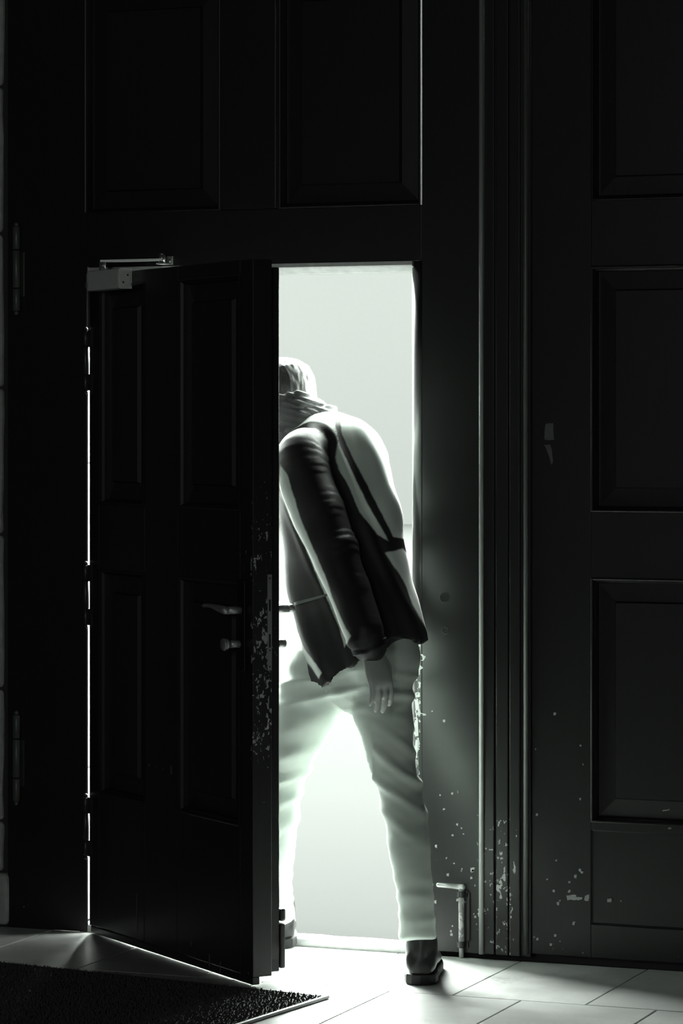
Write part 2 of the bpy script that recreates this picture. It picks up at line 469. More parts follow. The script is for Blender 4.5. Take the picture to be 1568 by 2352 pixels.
# cover strips over the meeting line of the two leaves
SM = M['strip']
M['bead'] = plain('worn_metal_bead', (0.34, .36, .345), .4, .2, scale=25, bmp=.05)
ys = -0.018
bm = bmesh.new()
add_cyl(bm, (X(1105, -.022), -.022, .015), (X(1105, -.022), -.022, 3.4), 0.0062, n=20)
bm_obj('bead', bm, M['bead'], gl, True)
box('bead_fillet', X(1101), X(1108), -.020, .0, .015, 3.4, SM, gl)
for (a, b) in ((1109, 1134), (1138, 1166), (1169, 1193)):
    box('cover_strip', X(a, ys), X(b, ys), ys, 0.0, 0.014, 3.4, SM, gl, .0025, 2)
box('cover_board', X(1103), X(1220), -.006, .05, 0.014, 3.4, SM, gl)
bm = bmesh.new()
add_cyl(bm, (X(1207, -.01), -.010, .02), (X(1207, -.01), -.010, 3.4), 0.0065, n=16)
bm_obj('bead', bm, M['bead_dull'], gl, True)
# two old lock holes, rimmed, in the stile by the opening
for (px, py, rr) in ((1021, 1372, .0125), (1023, 1448, .0085)):
    bm = bmesh.new()
    cx, cz = X(px), Z(px, py)
    n = 20; ra = []
    for (q, y) in ((rr + .0015, -.0003), (rr, -.0016), (rr - .0012, -.0003), (rr - .0014, .0)):
        ra.append([bm.verts.new((cx + q * math.cos(2 * math.pi * i / n), y, cz + q * math.sin(2 * math.pi * i / n))) for i in range(n)])
    for a, b in zip(ra, ra[1:]):
        for i in range(n): bm.faces.new((a[i], a[(i + 1) % n], b[(i + 1) % n], b[i]))
    bm_obj('lock_hole_rim', bm, GM, gl, True)
    bm = bmesh.new(); add_cyl(bm, (cx, -.0005, cz), (cx, .001, cz), rr - .001, n=20)
    bm_obj('lock_hole', bm, M['rubber'], gl)

gr = empty('door_3', (X(1220), 0, 0), kind='structure', label='closed right leaf of the black panelled gate beside the cover strips', cat='gate')
gr.location = (0, 0, 0)
RM = M['gate_right']
r0, ra_, rb_ = X(1220) + .0005, X(1357), X(1357) + .47
rc = rb_ + .14; rd = 2.6 - .15; re = 2.6
ZA, ZB1, ZB0, ZC1, ZC0, ZD = Z(1365, 460), Z(1365, 612), Z(1365, 1175), Z(1365, 1328), Z(1365, 1888), Z(1365, 2123)
RB = 0.02
for (a, b) in ((r0, ra_), (rb_, rc), (rd, re)): box('stile', a, b, 0, BT, RB, 3.4, RM, gr, .002)
for (a, b) in ((ra_, rb_), (rc, rd)):
    for (z0, z1) in ((RB, ZD), (ZC0, ZC0 + .03), (ZC1, ZB0), (ZB1, ZA), (ztop, ztop + .13), (3.28, 3.4)):
        if (z0, z1) == (ZC0, ZC0 + .03): continue
        box('rail', a, b, 0, BT, z0, z1, RM, gr, .002)
    box('rail', a, b, 0, BT, ZC0 - .02, ZC0, RM, gr, .0)
    panel(gr, RM, a, b, ZC0, ZC1); panel(gr, RM, a, b, ZB0, ZB1); panel(gr, RM, a, b, ZA, ztop); panel(gr, RM, a, b, ztop + .13, 3.28)
    panel(gr, RM, a, b, ZD, ZC0 - .02, flush=True)

def patch(parent, pts, mat=None, y=-.0006, jag=0.0015, seed=1, th=.0012):
    """a flake-edged patch where the paint has come off"""
    rg = random.Random(seed)
    P = [(X(px), Z(px, py)) for (px, py) in pts]
    out = []
    for (a, b) in zip(P, P[1:] + P[:1]):
        for k in range(4):
            t = k / 4
            out.append((a[0] + (b[0] - a[0]) * t + rg.uniform(-jag, jag), a[1] + (b[1] - a[1]) * t + rg.uniform(-jag, jag)))
    bm = bmesh.new()
    def rnd(x):                                          # follow the rounded jamb edge
        u = JR - (x - OR_)
        return JR - math.sqrt(max(0.0, JR * JR - u * u)) if 0 < u <= JR else 0.0
    f = [bm.verts.new((x, y + rnd(x), z_)) for (x, z_) in out]; g = [bm.verts.new((x, y + th + rnd(x), z_)) for (x, z_) in out]
    n = len(f)
    for i in range(n): bm.faces.new((f[i], f[(i + 1) % n], g[(i + 1) % n], g[i]))
    bm.faces.new(f)
    bmesh.ops.triangulate(bm, faces=[q for q in bm.faces if len(q.verts) > 4])
    return bm_obj('bare_patch', bm, mat or M['bare'], parent)
M['dull_patch'] = plain('scraped_paint', (0.11,) * 3, .7, var=.3, scale=60)
patch(gr, [(1252, 973), (1270, 972), (1271, 1010), (1250, 1010)], M['dull_patch'], seed=2)
patch(gr, [(1250, 1022), (1264, 1021), (1270, 1060), (1266, 1066)], M['dull_patch'], seed=3)
patch(gr, [(1301, 2056), (1322, 2055), (1324, 2067), (1302, 2067)], seed=4)
patch(gr, [(1324, 2061), (1336, 2061), (1336, 2066), (1325, 2067)], seed=5, jag=.001)
patch(gr, [(1342, 2058), (1353, 2055), (1351, 2070), (1343, 2069)], seed=6)
patch(gr, [(1394, 2064), (1405, 2063), (1405, 2071), (1395, 2072)], seed=7, jag=.001)
patch(gr, [(1521, 1861), (1537, 1858), (1537, 1861), (1522, 1864)], seed=8, jag=.0006)
patch(gr, [(1534, 1901), (1541, 1900), (1541, 1904), (1535, 1905)], seed=9, jag=.0006)
patch(gl, [(1080, 1993), (1091, 1992), (1085, 2003), (1081, 2005)], seed=10, jag=.001)
for i, q in enumerate(([(952, 1508), (968, 1502), (978, 1508), (972, 1518), (955, 1514)], [(954, 1530), (964, 1526), (972, 1534), (962, 1540)],
                       [(951, 1592), (964, 1590), (964, 1600), (952, 1603)], [(951, 1608), (960, 1605), (962, 1630), (952, 1632)],
                       [(958, 1636), (978, 1640), (978, 1644), (958, 1642)], [(951, 1655), (959, 1652), (960, 1690), (952, 1692)],
                       [(952, 1700), (960, 1699), (956, 1740), (952, 1742)])):
    patch(gl, q, seed=20 + i, jag=.001, y=-.0009)
for i in range(60):                                     # small knocks low on the stile, cover strips and right leaf
    px = rng.choice((rng.uniform(975, 1098), rng.uniform(975, 1098), rng.uniform(1225, 1345)))
    py = 2200 - abs(rng.gauss(0, 260)); s = rng.uniform(1.2, 3.2)
    if py < 1560: continue
    patch(gl if px < 1200 else gr, [(px - s * rng.uniform(.5, 1), py - s), (px + s, py - s * rng.uniform(.5, 1.5)), (px + s * .7, py + s * rng.uniform(.6, 2)), (px - s, py + s)], seed=100 + i, jag=.0006)

# sill: worn threshold in the opening, added dark stop behind the gate to block light under it
bm = bmesh.new(); add_box(bm, OL, OR_, 0.002, 0.075, -.01, 0.022, .007, 3)
bmesh.ops.subdivide_edges(bm, edges=[e for e in bm.edges if e.calc_length() > .3], cuts=24)
for v in bm.verts: v.co.z += .0025 * noise.noise(v.co * 14); v.co.y += .002 * noise.noise(v.co * 20)
bm_obj('trim_1', bm, M['sill'], kind='structure', smooth_=True)
bm = bmesh.new(); add_box(bm, GX0, -.11, .051, .2, -.05, .05); add_box(bm, OR_ + .002, GX1, .051, .2, -.05, .05)
bm_obj('added_light_stop', bm, M['plaster'], kind='structure')

# ------------------------------------------------------------------ the open wicket door (local x along the leaf, y through it)
TH = math.radians(38.5)
wd = empty('door_1', (0.0, -0.012, 0), -TH, kind='structure', label='narrow black wicket door standing open into the dark room', cat='door')
WM = M['wicket']
WW, WT = 0.931, OT - .008
LT = 0.054
cols = [(0.0, 0.06), (0.335, 0.525), (0.865, WW)]       # stiles
rows = [(0.022, 0.30), (0.99, 1.13), (1.70, WT)]        # rails
def wz(px, py, s):                                       # height on the leaf for a row of the photograph
    return CAM.z + (HOR - py) / F_PX * (8.43 - .869 * s)
rows = [(0.024, wz(0, 1880, .7)), (wz(0, 1335, .8), wz(0, 1172, .8)), (wz(0, 634, .75), WT)]
for (a, b) in cols: box('stile', a, b, 0, LT, 0.022, WT, WM, wd, .0025)
for (a, b) in ((cols[0][1], cols[1][0]), (cols[1][1], cols[2][0])):
    for (z0, z1) in rows: box('rail', a + .0004, b - .0004, 0, LT, z0, z1, WM, wd, .002)
    panel(wd, WM, a, b, rows[0][1], rows[1][0]); panel(wd, WM, a, b, rows[1][1], rows[2][0])
box('sweep_board', 0.01, WW, -.0005, .02, 0.004, .0225, WM, wd, .002)
bm = bmesh.new()                                          # the smaller outer layer, ragged along its edge
add_box(bm, 0.03, WW - .018, LT, LT + .030, .028, WT - .018, .002, 1)
bmesh.ops.subdivide_edges(bm, edges=[e for e in bm.edges if e.calc_length() > 1.2], cuts=60)
for v in bm.verts:
    if v.co.x > .88 and v.co.z < .45: v.co.x += .0025 * noise.noise(v.co * 30)
bm_obj('outer_board', bm, WM, wd)
box('weather_bar', 0.05, WW - .012, LT + .030, LT + .044, .035, .145, WM, wd, .004)
box('weather_bar', 0.05, WW - .012, LT + .030, LT + .046, .150, .182, WM, wd, .006)
# lock plate let into the edge, with its latch and bolt slots
z0, z1 = wz(0, 1541, .93), wz(0, 1320, .93)
lp = box('lock_plate', WW - .004, WW + .0012, LT - .013, LT - .001, z0, z1, M['plate'], wd, .0005)
for (a, b) in ((.62, .74), (.24, .38)):
    box('slot', WW + .0008, WW + .0016, LT - .0095, LT - .0045, z0 + (z1 - z0) * a, z0 + (z1 - z0) * b, M['rubber'], lp)
for q in (.04, .96, .21):
    bm = bmesh.new(); zc = z0 + (z1 - z0) * q
    add_cyl(bm, (WW + .001, LT - .007, zc), (WW + .002, LT - .007, zc), .002, n=10)
    bm_obj('screw', bm, M['dark'], lp)
# lever handles, rosettes and thumb-turn
def lever(side, s, zc, mat):
    y0 = 0.0 if side < 0 else LT + .03
    bm = bmesh.new()
    add_box(bm, s - .02, s + .02, min(y0, y0 + side * .006), max(y0, y0 + side * .006), zc - .15, zc + .075, .003, 2)
    h = bm_obj('handle', bm, M['dark'], wd)
    bm = bmesh.new()
    add_cyl(bm, (s, y0, zc), (s, y0 + side * .045, zc), .0095, n=18)
    bm_obj('handle_neck', bm, mat, h, True)
    pts = [(s + .006, y0 + side * .05, zc + .001), (s - .02, y0 + side * .052, zc + .004), (s - .06, y0 + side * .05, zc + .008), (s - .10, y0 + side * .047, zc + .008), (s - .118, y0 + side * .044, zc + .005)]
    P, Rr = resample([Vector(p) for p in pts], [(.011, .010), (.010, .009), (.0095, .0055), (.009, .005), (.006, .004)], 4)
    bm = bmesh.new(); add_loft(bm, tube_rings(P, Rr, Vector((0, 1, 0)), 14))
    bm_obj('lever', bm, mat, h, True)
    return h
zc = wz(0, 1400, .87); zk = wz(0, 1478, .87)
h1 = lever(-1, .878, zc, M['steel']); h2 = lever(1, .878, zc, M['steel'])
bm = bmesh.new()
add_cyl(bm, (.872, 0, zk), (.872, -.034, zk), .0095, n=20); add_cyl(bm, (.872, -.032, zk), (.872, -.046, zk), .010, .0165, n=20); add_cyl(bm, (.872, -.046, zk), (.872, -.051, zk), .0165, .014, n=20)
bm_obj('knob', bm, M['steel'], wd, True)
bm = bmesh.new(); add_cyl(bm, (.905, LT + .03, zk), (.905, LT + .05, zk), .0095, n=20, bev=.001)
bm_obj('lock_cylinder', bm, M['steel'], wd, True)
# three hinges on the hinge side
for (ya, yb_) in ((897, 760), (1435, 1297), (1965, 1830)):
    z0, z1 = CAM.z + (HOR - ya) / F_PX * 8.43, CAM.z + (HOR - yb_) / F_PX * 8.43
    h = hinge(wd, -.0095, -.006, z0, z1, .009, (.26, .74), M['hinge'])
    L_ = z1 - z0
    box('hinge_leaf', -.012, .02, -.004, .0005, z0, z0 + L_ * .27, M['hinge'], h); box('hinge_leaf', -.012, .02, -.004, .0005, z1 - L_ * .27, z1, M['hinge'], h)
# scuffs on the leaf face
bm = bmesh.new()
for (s, z_, w_, hh) in ((.487, wz(0, 1768, .5), .008, .022), (.36, wz(0, 1757, .37), .006, .008), (.40, wz(0, 1760, .4), .004, .004), (.44, wz(0, 1765, .45), .005, .005), (.29, wz(0, 2090, .25), .003, .10), (.70, wz(0, 2190, .6), .006, .03), (.76, wz(0, 2200, .6), .004, .03), (.60, wz(0, 2165, .6), .006, .012)):
    add_box(bm, s, s + w_, -.001, .0, z_ - hh / 2, z_ + hh / 2)
bm_obj('scuff', bm, M['dull_patch'], wd)['kind'] = 'stuff'

# ------------------------------------------------------------------ the door closer on the leaf head
dc = empty('door_closer', (0, -0.012, 0), -TH, label='grey box door closer with a steel arm at the head of the open wicket door', cat='door closer')
cz0, cz1 = wz(0, 669, .1), wz(0, 623, .1)
s0, s1 = .052, .262
bm = bmesh.new()
ry = .040
n = 10; prof = [(0, cz0), (-ry + .006, cz0), (-ry + .002, cz0 + .002), (-ry, cz0 + .010), (-ry, cz1 - .010), (-ry + .002, cz1 - .002), (-ry + .006, cz1), (0, cz1)]
rings = []
for (s, sc_) in ((s0, .55), (s0 + .004, .8), (s0 + .012, .95), (s0 + .025, 1), (s1 - .001, 1), (s1, .985)):
    rings.append([Vector((s, y * sc_ if y else 0, z_)) for (y, z_) in prof])
add_loft(bm, rings)
body = bm_obj('body', bm, M['grey_enamel'], dc)
bm = bmesh.new(); cy, cz = -ry * .5, (cz0 + cz1) / 2
add_cyl(bm, (s1, cy, cz), (s1 + .0015, cy, cz), .0175, n=28, bev=.0004)
cap = bm_obj('end_cap', bm, M['grey_enamel'], dc)
bm = bmesh.new()
for (dy, dz) in ((.007, .009), (-.006, -.010)): add_cyl(bm, (s1 + .0012, cy + dy, cz + dz), (s1 + .002, cy + dy, cz + dz), .0025, n=10)
bm_obj('screw', bm, M['rubber'], cap)
for q in (.35, .5, .65):
    bm = bmesh.new(); add_box(bm, s0 + .010, s0 + .03, -ry - .0006, -ry + .002, cz0 + (cz1 - cz0) * q * .55, cz0 + (cz1 - cz0) * q * .55 + .0022)
    bm_obj('mark_line', bm, M['bright_steel'], body)
bm = bmesh.new(); add_cyl(bm, (.125, -.02, cz1), (.125, -.02, cz1 + .022), .009, n=18); add_cyl(bm, (.14, -.026, cz1 + .006), (.14, -.026, cz1 + .018), .004, n=10)
bm_obj('spindle', bm, M['bright_steel'], dc, True)
# arm goes from the spindle to a shoe on the lintel; work in the leaf frame
inv = (Matrix.Translation((0, -0.012, 0)) @ Matrix.Rotation(-TH, 4, 'Z')).inverted()
az = cz1 + .022
foot = inv @ Vector((X(372, -.035), -.035, Z(372, 604, -.035)))
a0 = Vector((.112, -.02, az)); a1 = Vector((foot.x, foot.y, az + .004))
d = (a1 - a0).normalized(); sd = Vector((-d.y, d.x, 0))
bm = bmesh.new()
rings = []
for (t, w_) in ((-.006, .006), (0, .010), (.02, .010), (.9, .008), (1.0, .009), (1.03, .005)):
    c = a0 + (a1 - a0) * t
    rings.append([c + sd * w_, c - sd * w_, c - sd * w_ + Vector((0, 0, .006)), c + sd * w_ + Vector((0, 0, .006))])
add_loft(bm, rings); bm_obj('arm', bm, M['steel'], dc)
bm = bmesh.new(); add_cyl(bm, a1 + Vector((0, 0, -.004)), a1 + Vector((0, 0, .016)), .009, n=16); add_cyl(bm, a1 + Vector((0, 0, .016)), a1 + Vector((0, 0, .020)), .006, n=12)
bm_obj('pivot', bm, M['bright_steel'], dc, True)
sh = empty('shoe_bracket', parent=dc); sh.matrix_parent_inverse = (Matrix.Translation((0, -0.012, 0)) @ Matrix.Rotation(-TH, 4, 'Z')).inverted()
xf = X(372, -.03)
zb = az - .002
box('bracket_plate', xf - .012, X(398), -.004, 0.0, zb - .003, zb + .020, M['steel'], sh, .001)
box('bracket_tongue', xf - .010, xf + .012, -.046, -.003, zb - .003, zb + .001, M['steel'], sh, .001)
bm = bmesh.new(); add_cyl(bm, (X(391), -.007, zb + .008), (X(391), -.003, zb + .008), .0045, n=12)
bm_obj('screw', bm, M['bright_steel'], sh, True)

# ------------------------------------------------------------------ floor bolt on the left leaf
fb = empty('floor_bolt', (X(1063), -.012, 0), label='pale worn drop bolt with a bent handle at the foot of the gate', cat='bolt')
bx0 = X(1063)
def bz(py): return Z(1063, py)
bm = bmesh.new(); add_cyl(bm, (0, 0, bz(2166)), (0, 0, bz(2032)), .0075, n=16, bev=.001)
M['worn'] = painted('worn_bolt_paint', [(-1, 1, -1, 2, .01, .01, .95)], base=.2, bare=.5)
bm_obj('rod', bm, M['worn'], fb, True)
bm = bmesh.new(); add_cyl(bm, (0, 0, 0.0), (0, 0, bz(2166)), .0062, n=16)
bm_obj('tip', bm, M['steel'], fb, True)
hx = X(1014) - bx0
P, Rr = resample([Vector((.004, 0, bz(2036))), Vector((-.012, -.003, bz(2035))), Vector((hx * .6, -.012, bz(2033))), Vector((hx, -.014, bz(2032)))], [.008, .0068, .0062, .006], 4)
bm = bmesh.new(); add_loft(bm, tube_rings(P, Rr, Vector((0, 1, 0)), 14)); bm_obj('handle', bm, M['steel'], fb, True)
for py in (2052, 2168):
    bm = bmesh.new(); add_cyl(bm, (0, 0, bz(py + 7)), (0, 0, bz(py - 7)), .0105, n=16, bev=.001); add_box(bm, -.016, .016, .006, .012, bz(py + 8), bz(py - 8), .001)
    bm_obj('guide', bm, M['gate_left'], fb)
box('back_plate', .011, .020, .006, .012, bz(2160), bz(2048), M['gate_left'], fb, .001)

# ------------------------------------------------------------------ doormat
mo = Vector((0.955, -0.672, 0)); rot = math.radians(-8)
mat_o = empty('doormat', mo, rot, label='charcoal entrance mat with a thin metal edge on the stone floor', cat='doormat')
mw, md_ = 2.0, 1.6
box('backing', -mw, 0, -md_, 0, .0007, .005, M['rubber'], mat_o)
box('edge_strip', -.003, .006, -md_ - .005, .004, .0008, .0085, M['steel'], mat_o, .001)
box('edge_strip', -mw, -.0035, .0, .003, .0008, .006, M['dark'], mat_o, .0005)
nx, ny = 270, 190
g = np.random.default_rng(3)
gx, gy = np.meshgrid(np.linspace(-mw + .004, -.008, nx), np.linspace(-1.15, -.004, ny))
bx = gx.ravel() + g.normal(0, .0022, nx * ny); by = np.clip(gy.ravel() + g.normal(0, .0022, nx * ny), -1.2, -.001); bx = np.clip(bx, -mw + .002, -.005)
hh = g.uniform(.004, .0085, nx * ny); lx = g.normal(0, .003, nx * ny); ly = g.normal(0, .003, nx * ny); rr = g.uniform(.0018, .0032, nx * ny)
vv = []
for k in range(3):
    a = 2 * math.pi * k / 3
    vv.append(np.stack([bx + rr * math.cos(a), by + rr * math.sin(a), np.full_like(bx, .0045)], 1))
vv.append(np.stack([bx + lx, np.minimum(by + ly, -.0005), .0045 + hh], 1))
V = np.stack(vv, 1).reshape(-1, 3)
idx = np.arange(nx * ny) * 4
Fc = np.concatenate([np.stack([idx, idx + 1, idx + 3], 1), np.stack([idx + 1, idx + 2, idx + 3], 1), np.stack([idx + 2, idx, idx + 3], 1)])
me = bpy.data.meshes.new('pile'); me.from_pydata(V.tolist(), [], Fc.tolist())
pl = link('pile', me, M['pile'], mat_o, kind='stuff')

# ------------------------------------------------------------------ outdoors
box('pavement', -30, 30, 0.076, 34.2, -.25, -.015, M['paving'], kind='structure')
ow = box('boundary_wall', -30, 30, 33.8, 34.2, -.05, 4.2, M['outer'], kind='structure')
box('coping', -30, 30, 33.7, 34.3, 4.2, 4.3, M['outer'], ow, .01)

# ------------------------------------------------------------------ the person leaving through the door
def D(px, py, d): return at_depth(px, py, d)
FWD = (R3 * -.5 + F3 * .866); SIDE = (R3 * .866 + F3 * .5)     # heading of the walk and its right-hand side
CH = (R3 * -.8 + F3 * .6); CHS = (R3 * .6 + F3 * .8)            # chest turned further left
UP = Vector((0, 0, 1))

HEADC = D(645, 925, 8.20)
hf = (R3 * -.62 + F3 * .75 + UP * -.28).normalized()             # where the face looks
hs = hf.cross(UP).normalized(); hu = hs.cross(hf).normalized()
head_tab = [  # height, half width, front, back
    (-.118, .020, .070, -.030), (-.112, .036, .086, -.010), (-.095, .050, .092, .030), (-.07, .058, .090, .060), (-.04, .064, .091, .082),
    (-.01, .070, .093, .094), (.02, .074, .094, .099), (.05, .074, .094, .098), (.075, .068, .085, .088), (.095, .054, .066, .068), (.108, .034, .04, .042), (.114, .012, .014, .014)]
def head_ring(h, w, f, b, k=1.0, n=28, grow=0.0):
    out = []
    for i in range(n):
        a = 2 * math.pi * i / n
        s, c = math.sin(a), math.cos(a)
        cx = math.copysign(abs(c) ** .9, c); sx = math.copysign(abs(s) ** .9, s)
        out.append(HEADC + hs * ((w + grow) * k * cx) + hf * (((f + grow) if s > 0 else (b + grow)) * k * sx) + hu * h)
    return out

def hand(bm, wrist, d, nrm, thumb_side, curl):
    """palm and five separate bent fingers; d along the hand, nrm out of the palm"""
    d = d.normalized(); nrm = (nrm - d * nrm.dot(d)).normalized(); s = d.cross(nrm) * thumb_side
    P, Rr = resample([wrist - d * .03, wrist, wrist + d * .035, wrist + d * .075, wrist + d * .092], [(.026, .02), (.027, .019), (.036, .017), (.041, .015), (.036, .011)], 3)
    add_loft(bm, tube_rings(P, Rr, s, 18))
    for (off, L, rr) in ((.030, .068, .0085), (.010, .078, .009), (-.011, .072, .0085), (-.030, .056, .0075)):
        p = wrist + d * (.088 - abs(off) * .15) + s * off
        dirv = (d + s * off * 2.2).normalized()
        pts = [p - dirv * .02, p]; ang = 0
        for k, q in enumerate((.45, .32, .23)):
            ang += curl * (1.0, 1.1, .8)[k]
            dd = dirv * math.cos(ang) + nrm * math.sin(ang)
            pts.append(pts[-1] + dd * L * q)
        add_loft(bm, tube_rings(pts, [rr, rr, rr * .98, rr * .9, rr * .75], s, 12))
    p = wrist + d * .03 + s * .028
    t1 = (d * .7 + s * .6 + nrm * .35).normalized(); t2 = (d * .95 + s * .15 + nrm * .45).normalized()
    add_loft(bm, tube_rings([p - t1 * .015, p + t1 * .03, p + t1 * .03 + t2 * .03, p + t1 * .03 + t2 * .055], [.012, .0115, .0098, .0078], nrm, 12))

# joints
hipL, kneeL, ankL = D(775, 1540, 7.93), D(655, 1800, 8.05), D(648, 2085, 8.155)
hipR, kneeR, ankR = D(885, 1560, 7.90), D(918, 1820, 7.80), D(958, 2130, 7.665)
pel = D(832, 1500, 7.91)
chest = D(775, 1160, 8.05); neckb = D(712, 1000, 8.13)
shL, elL, wrL = D(690, 1055, 7.93), D(768, 1275, 7.80), D(846, 1478, 7.71)
shR, elR, wrR = D(840, 1070, 8.20), D(800, 1280, 8.32), D(735, 1330, 8.50)
bm = bmesh.new()
add_loft(bm, [head_ring(*t) for t in head_tab])
add_loft(bm, tube_rings([HEADC + hf * .088 + hu * .028, HEADC + hf * .102 + hu * .004, HEADC + hf * .112 - hu * .022, HEADC + hf * .096 - hu * .034], [.008, .010, .014, .012], hs, 12))
for q in (-1, 1):
    c = HEADC + hs * (.074 * q) - hf * .012
    add_loft(bm, tube_rings([c + hu * .026, c + hu * .012, c - hu * .012, c - hu * .030], [(.006, .012), (.009, .018), (.008, .016), (.005, .009)], hs, 12))
    add_loft(bm, tube_rings([HEADC + hf * .085 + hs * q * .012 + hu * .034, HEADC + hf * .086 + hs * q * .03 + hu * .038, HEADC + hf * .074 + hs * q * .05 + hu * .034], [.008, .009, .007], hu, 10))
add_loft(bm, tube_rings([HEADC + hf * .090 - hs * .02 - hu * .058, HEADC + hf * .097 - hu * .056, HEADC + hf * .090 + hs * .02 - hu * .058], [.005, .007, .005], hu, 10))
add_loft(bm, tube_rings([HEADC + hf * .088 - hs * .018 - hu * .069, HEADC + hf * .094 - hu * .071, HEADC + hf * .088 + hs * .018 - hu * .069], [.005, .0075, .005], hu, 10))
P, Rr = resample([HEADC - hu * .03 - hf * .02, HEADC - hu * .09 - hf * .03, neckb, neckb + (chest - neckb) * .3], [.055, .055, .062, .10], 4)
add_loft(bm, tube_rings(P, Rr, CHS, 20))
P, Rr = resample([neckb + (chest - neckb) * .2, chest, chest + (pel - chest) * .6, pel], [(.12, .08), (.125, .10), (.105, .09), (.12, .10)], 4)
add_loft(bm, tube_rings(P, Rr, CHS, 24))
for (a, b, c) in ((shL, elL, wrL), (shR, elR, wrR)):
    P, Rr = resample([chest + (a - chest) * .6, a, (a + b) / 2, b, (b + c) / 2, c], [.06, .055, .048, .040, .038, .028], 3)
    add_loft(bm, tube_rings(P, Rr, F3, 16))
LEG_R = [D(878, 1545, 7.90), D(878, 1620, 7.885), D(890, 1690, 7.86), D(906, 1770, 7.83), D(925, 1850, 7.80), D(938, 1930, 7.755), D(947, 2010, 7.72), D(955, 2085, 7.69), D(959, 2160, 7.668)]
LEG_L = [D(745, 1500, 7.95), D(732, 1550, 7.95), D(708, 1615, 7.97), D(677, 1690, 8.0), D(648, 1770, 8.04), D(636, 1850, 8.06), D(626, 1930, 8.08), D(624, 2010, 8.11), D(630, 2075, 8.135), D(638, 2115, 8.145)]
for leg in (LEG_L, LEG_R):
    P, Rr = resample(leg[:-1], ([.062] if len(leg) == 10 else []) + [.062, .058, .052, .045, .042, .038, .034, .028], 3)
    add_loft(bm, tube_rings(P, Rr, R3, 16))
hd = (D(880, 1590, 7.69) - wrL)
hand(bm, wrL + (wrL - elL).normalized() * .015, hd, (R3 * -.55 + F3 * .6 + UP * -.1), 1, .28)
hand(bm, wrR + (wrR - elR).normalized() * .012, (wrR - elR) + UP * .02, UP * -1, -1, .2)
me = remeshed(bm, .0042, 3)
def face_dents(c, n):
    l = c - HEADC; a, b, e = l.dot(hs), l.dot(hf), l.dot(hu)
    d = 0
    if b > .05:
        for q in (-1, 1):
            d -= .008 * math.exp(-(((a - q * .031) / .014) ** 2 + ((e - .018) / .010) ** 2))
        d -= .005 * math.exp(-((a / .026) ** 2 + ((e + .063) / .003) ** 2))
    return d
displace(me, face_dents)
person = link('person', me, M['skin'], None, label='person in a black jacket with painted highlights and light jeans striding out the doorway', cat='person')
for q in (-1, 1):
    bm = bmesh.new(); bmesh.ops.create_uvsphere(bm, u_segments=16, v_segments=10, radius=.0115)
    cc = HEADC + hf * .079 + hs * (.031 * q) + hu * .018
    for v in bm.verts: v.co += cc
    bm_obj('eye', bm, M['eye'], person, True)

# hair: short, a shell over the skull that ends at the forehead and the nape
bm = bmesh.new()
hr = []
for (h, w, f, b) in head_tab[2:]:
    front_h = .058
    ring = head_ring(h, w, f, b, 1.0, 40, .010)
    for i, p in enumerate(ring):
        l = p - HEADC; fb_ = l.dot(hf)
        lim = -.075 if fb_ < -.03 else (-.075 + (front_h + .075) * min(1, (fb_ + .03) / .085))
        if h < lim:
            ring[i] = HEADC + hu * h + (p - HEADC - hu * h) * .80
    hr.append(ring)
add_loft(bm, hr)
me = remeshed(bm, .0042, 2)
displace(me, lambda c, n: .0020 * noise.noise(Vector(((c - HEADC).dot(hs) * 190, (c - HEADC).dot(hf) * 40, (c - HEADC).dot(hu) * 40))) + .0015 * noise.noise(c * 60))
link('hair', me, M['hair'], person)

# trousers
bm = bmesh.new()
P, Rr = resample([D(828, 1440, 7.93), D(833, 1490, 7.93), D(832, 1528, 7.92), D(818, 1556, 7.92)], [(.135, .115), (.142, .122), (.142, .125), (.11, .10)], 4)
add_loft(bm, tube_rings(P, Rr, R3, 30))
P, Rr = resample(LEG_R,
                 [(.082, .09), (.077, .085), (.066, .074), (.059, .064), (.055, .060), (.053, .060), (.049, .056), (.046, .053), (.046, .054)], 5)
add_loft(bm, tube_rings(P, Rr, R3, 28, round_ends=False))
P, Rr = resample(LEG_L,
                 [(.080, .09), (.085, .09), (.082, .086), (.075, .08), (.067, .072), (.062, .066), (.060, .064), (.056, .06), (.050, .056), (.049, .055)], 5)
add_loft(bm, tube_rings(P, Rr, R3, 28, round_ends=False))
me = remeshed(bm, .0065, 5)
kR = D(935, 1800, 7.75); kL = D(655, 1800, 8.0); seat = D(840, 1590, 7.82)
def ridge(v, f, sharp=2.0):
    s = .5 + .5 * math.sin(v * f); return s ** sharp
def trouser_folds(c, n):
    d = .004 * noise.noise(Vector((c.x * 7, c.y * 7, c.z * 16)))
    d += .0015 * noise.noise(Vector((c.x * 18, c.y * 18, c.z * 45)))
    lat = (c - CAM).dot(R3)
    # slanting drag lines behind the trailing knee
    l = c - kR; e = math.exp(-((l.z / .12) ** 2)) * (1 if lat > .08 else 0)
    d += .009 * e * (ridge(l.z + l.dot(R3) * .75 + .01 * noise.noise(c * 9), 95, 2.5) - .3)
    l = c - kL; e = math.exp(-((l.z / .12) ** 2)) * (1 if lat < .0 else 0)
    d += .008 * e * (ridge(l.z - l.dot(R3) * .3 + .01 * noise.noise(c * 9), 100, 2) - .3)
    # creases under the seat, radiating from the crotch
    l = c - seat; e = math.exp(-((l.z / .05) ** 2))
    d += .007 * e * (ridge(l.z + .25 * abs(l.dot(R3)) + .008 * noise.noise(c * 12), 120, 2.5) - .3)
    # stacking at the hems
    e = math.exp(-(((c.z - .17) / .10) ** 2))
    d += .0032 * e * (ridge(c.z + .015 * noise.noise(c * 11), 130, 1.6) - .4)
    return d
displace(me, trouser_folds)
tr = link('trousers', me, M['denim'], person)
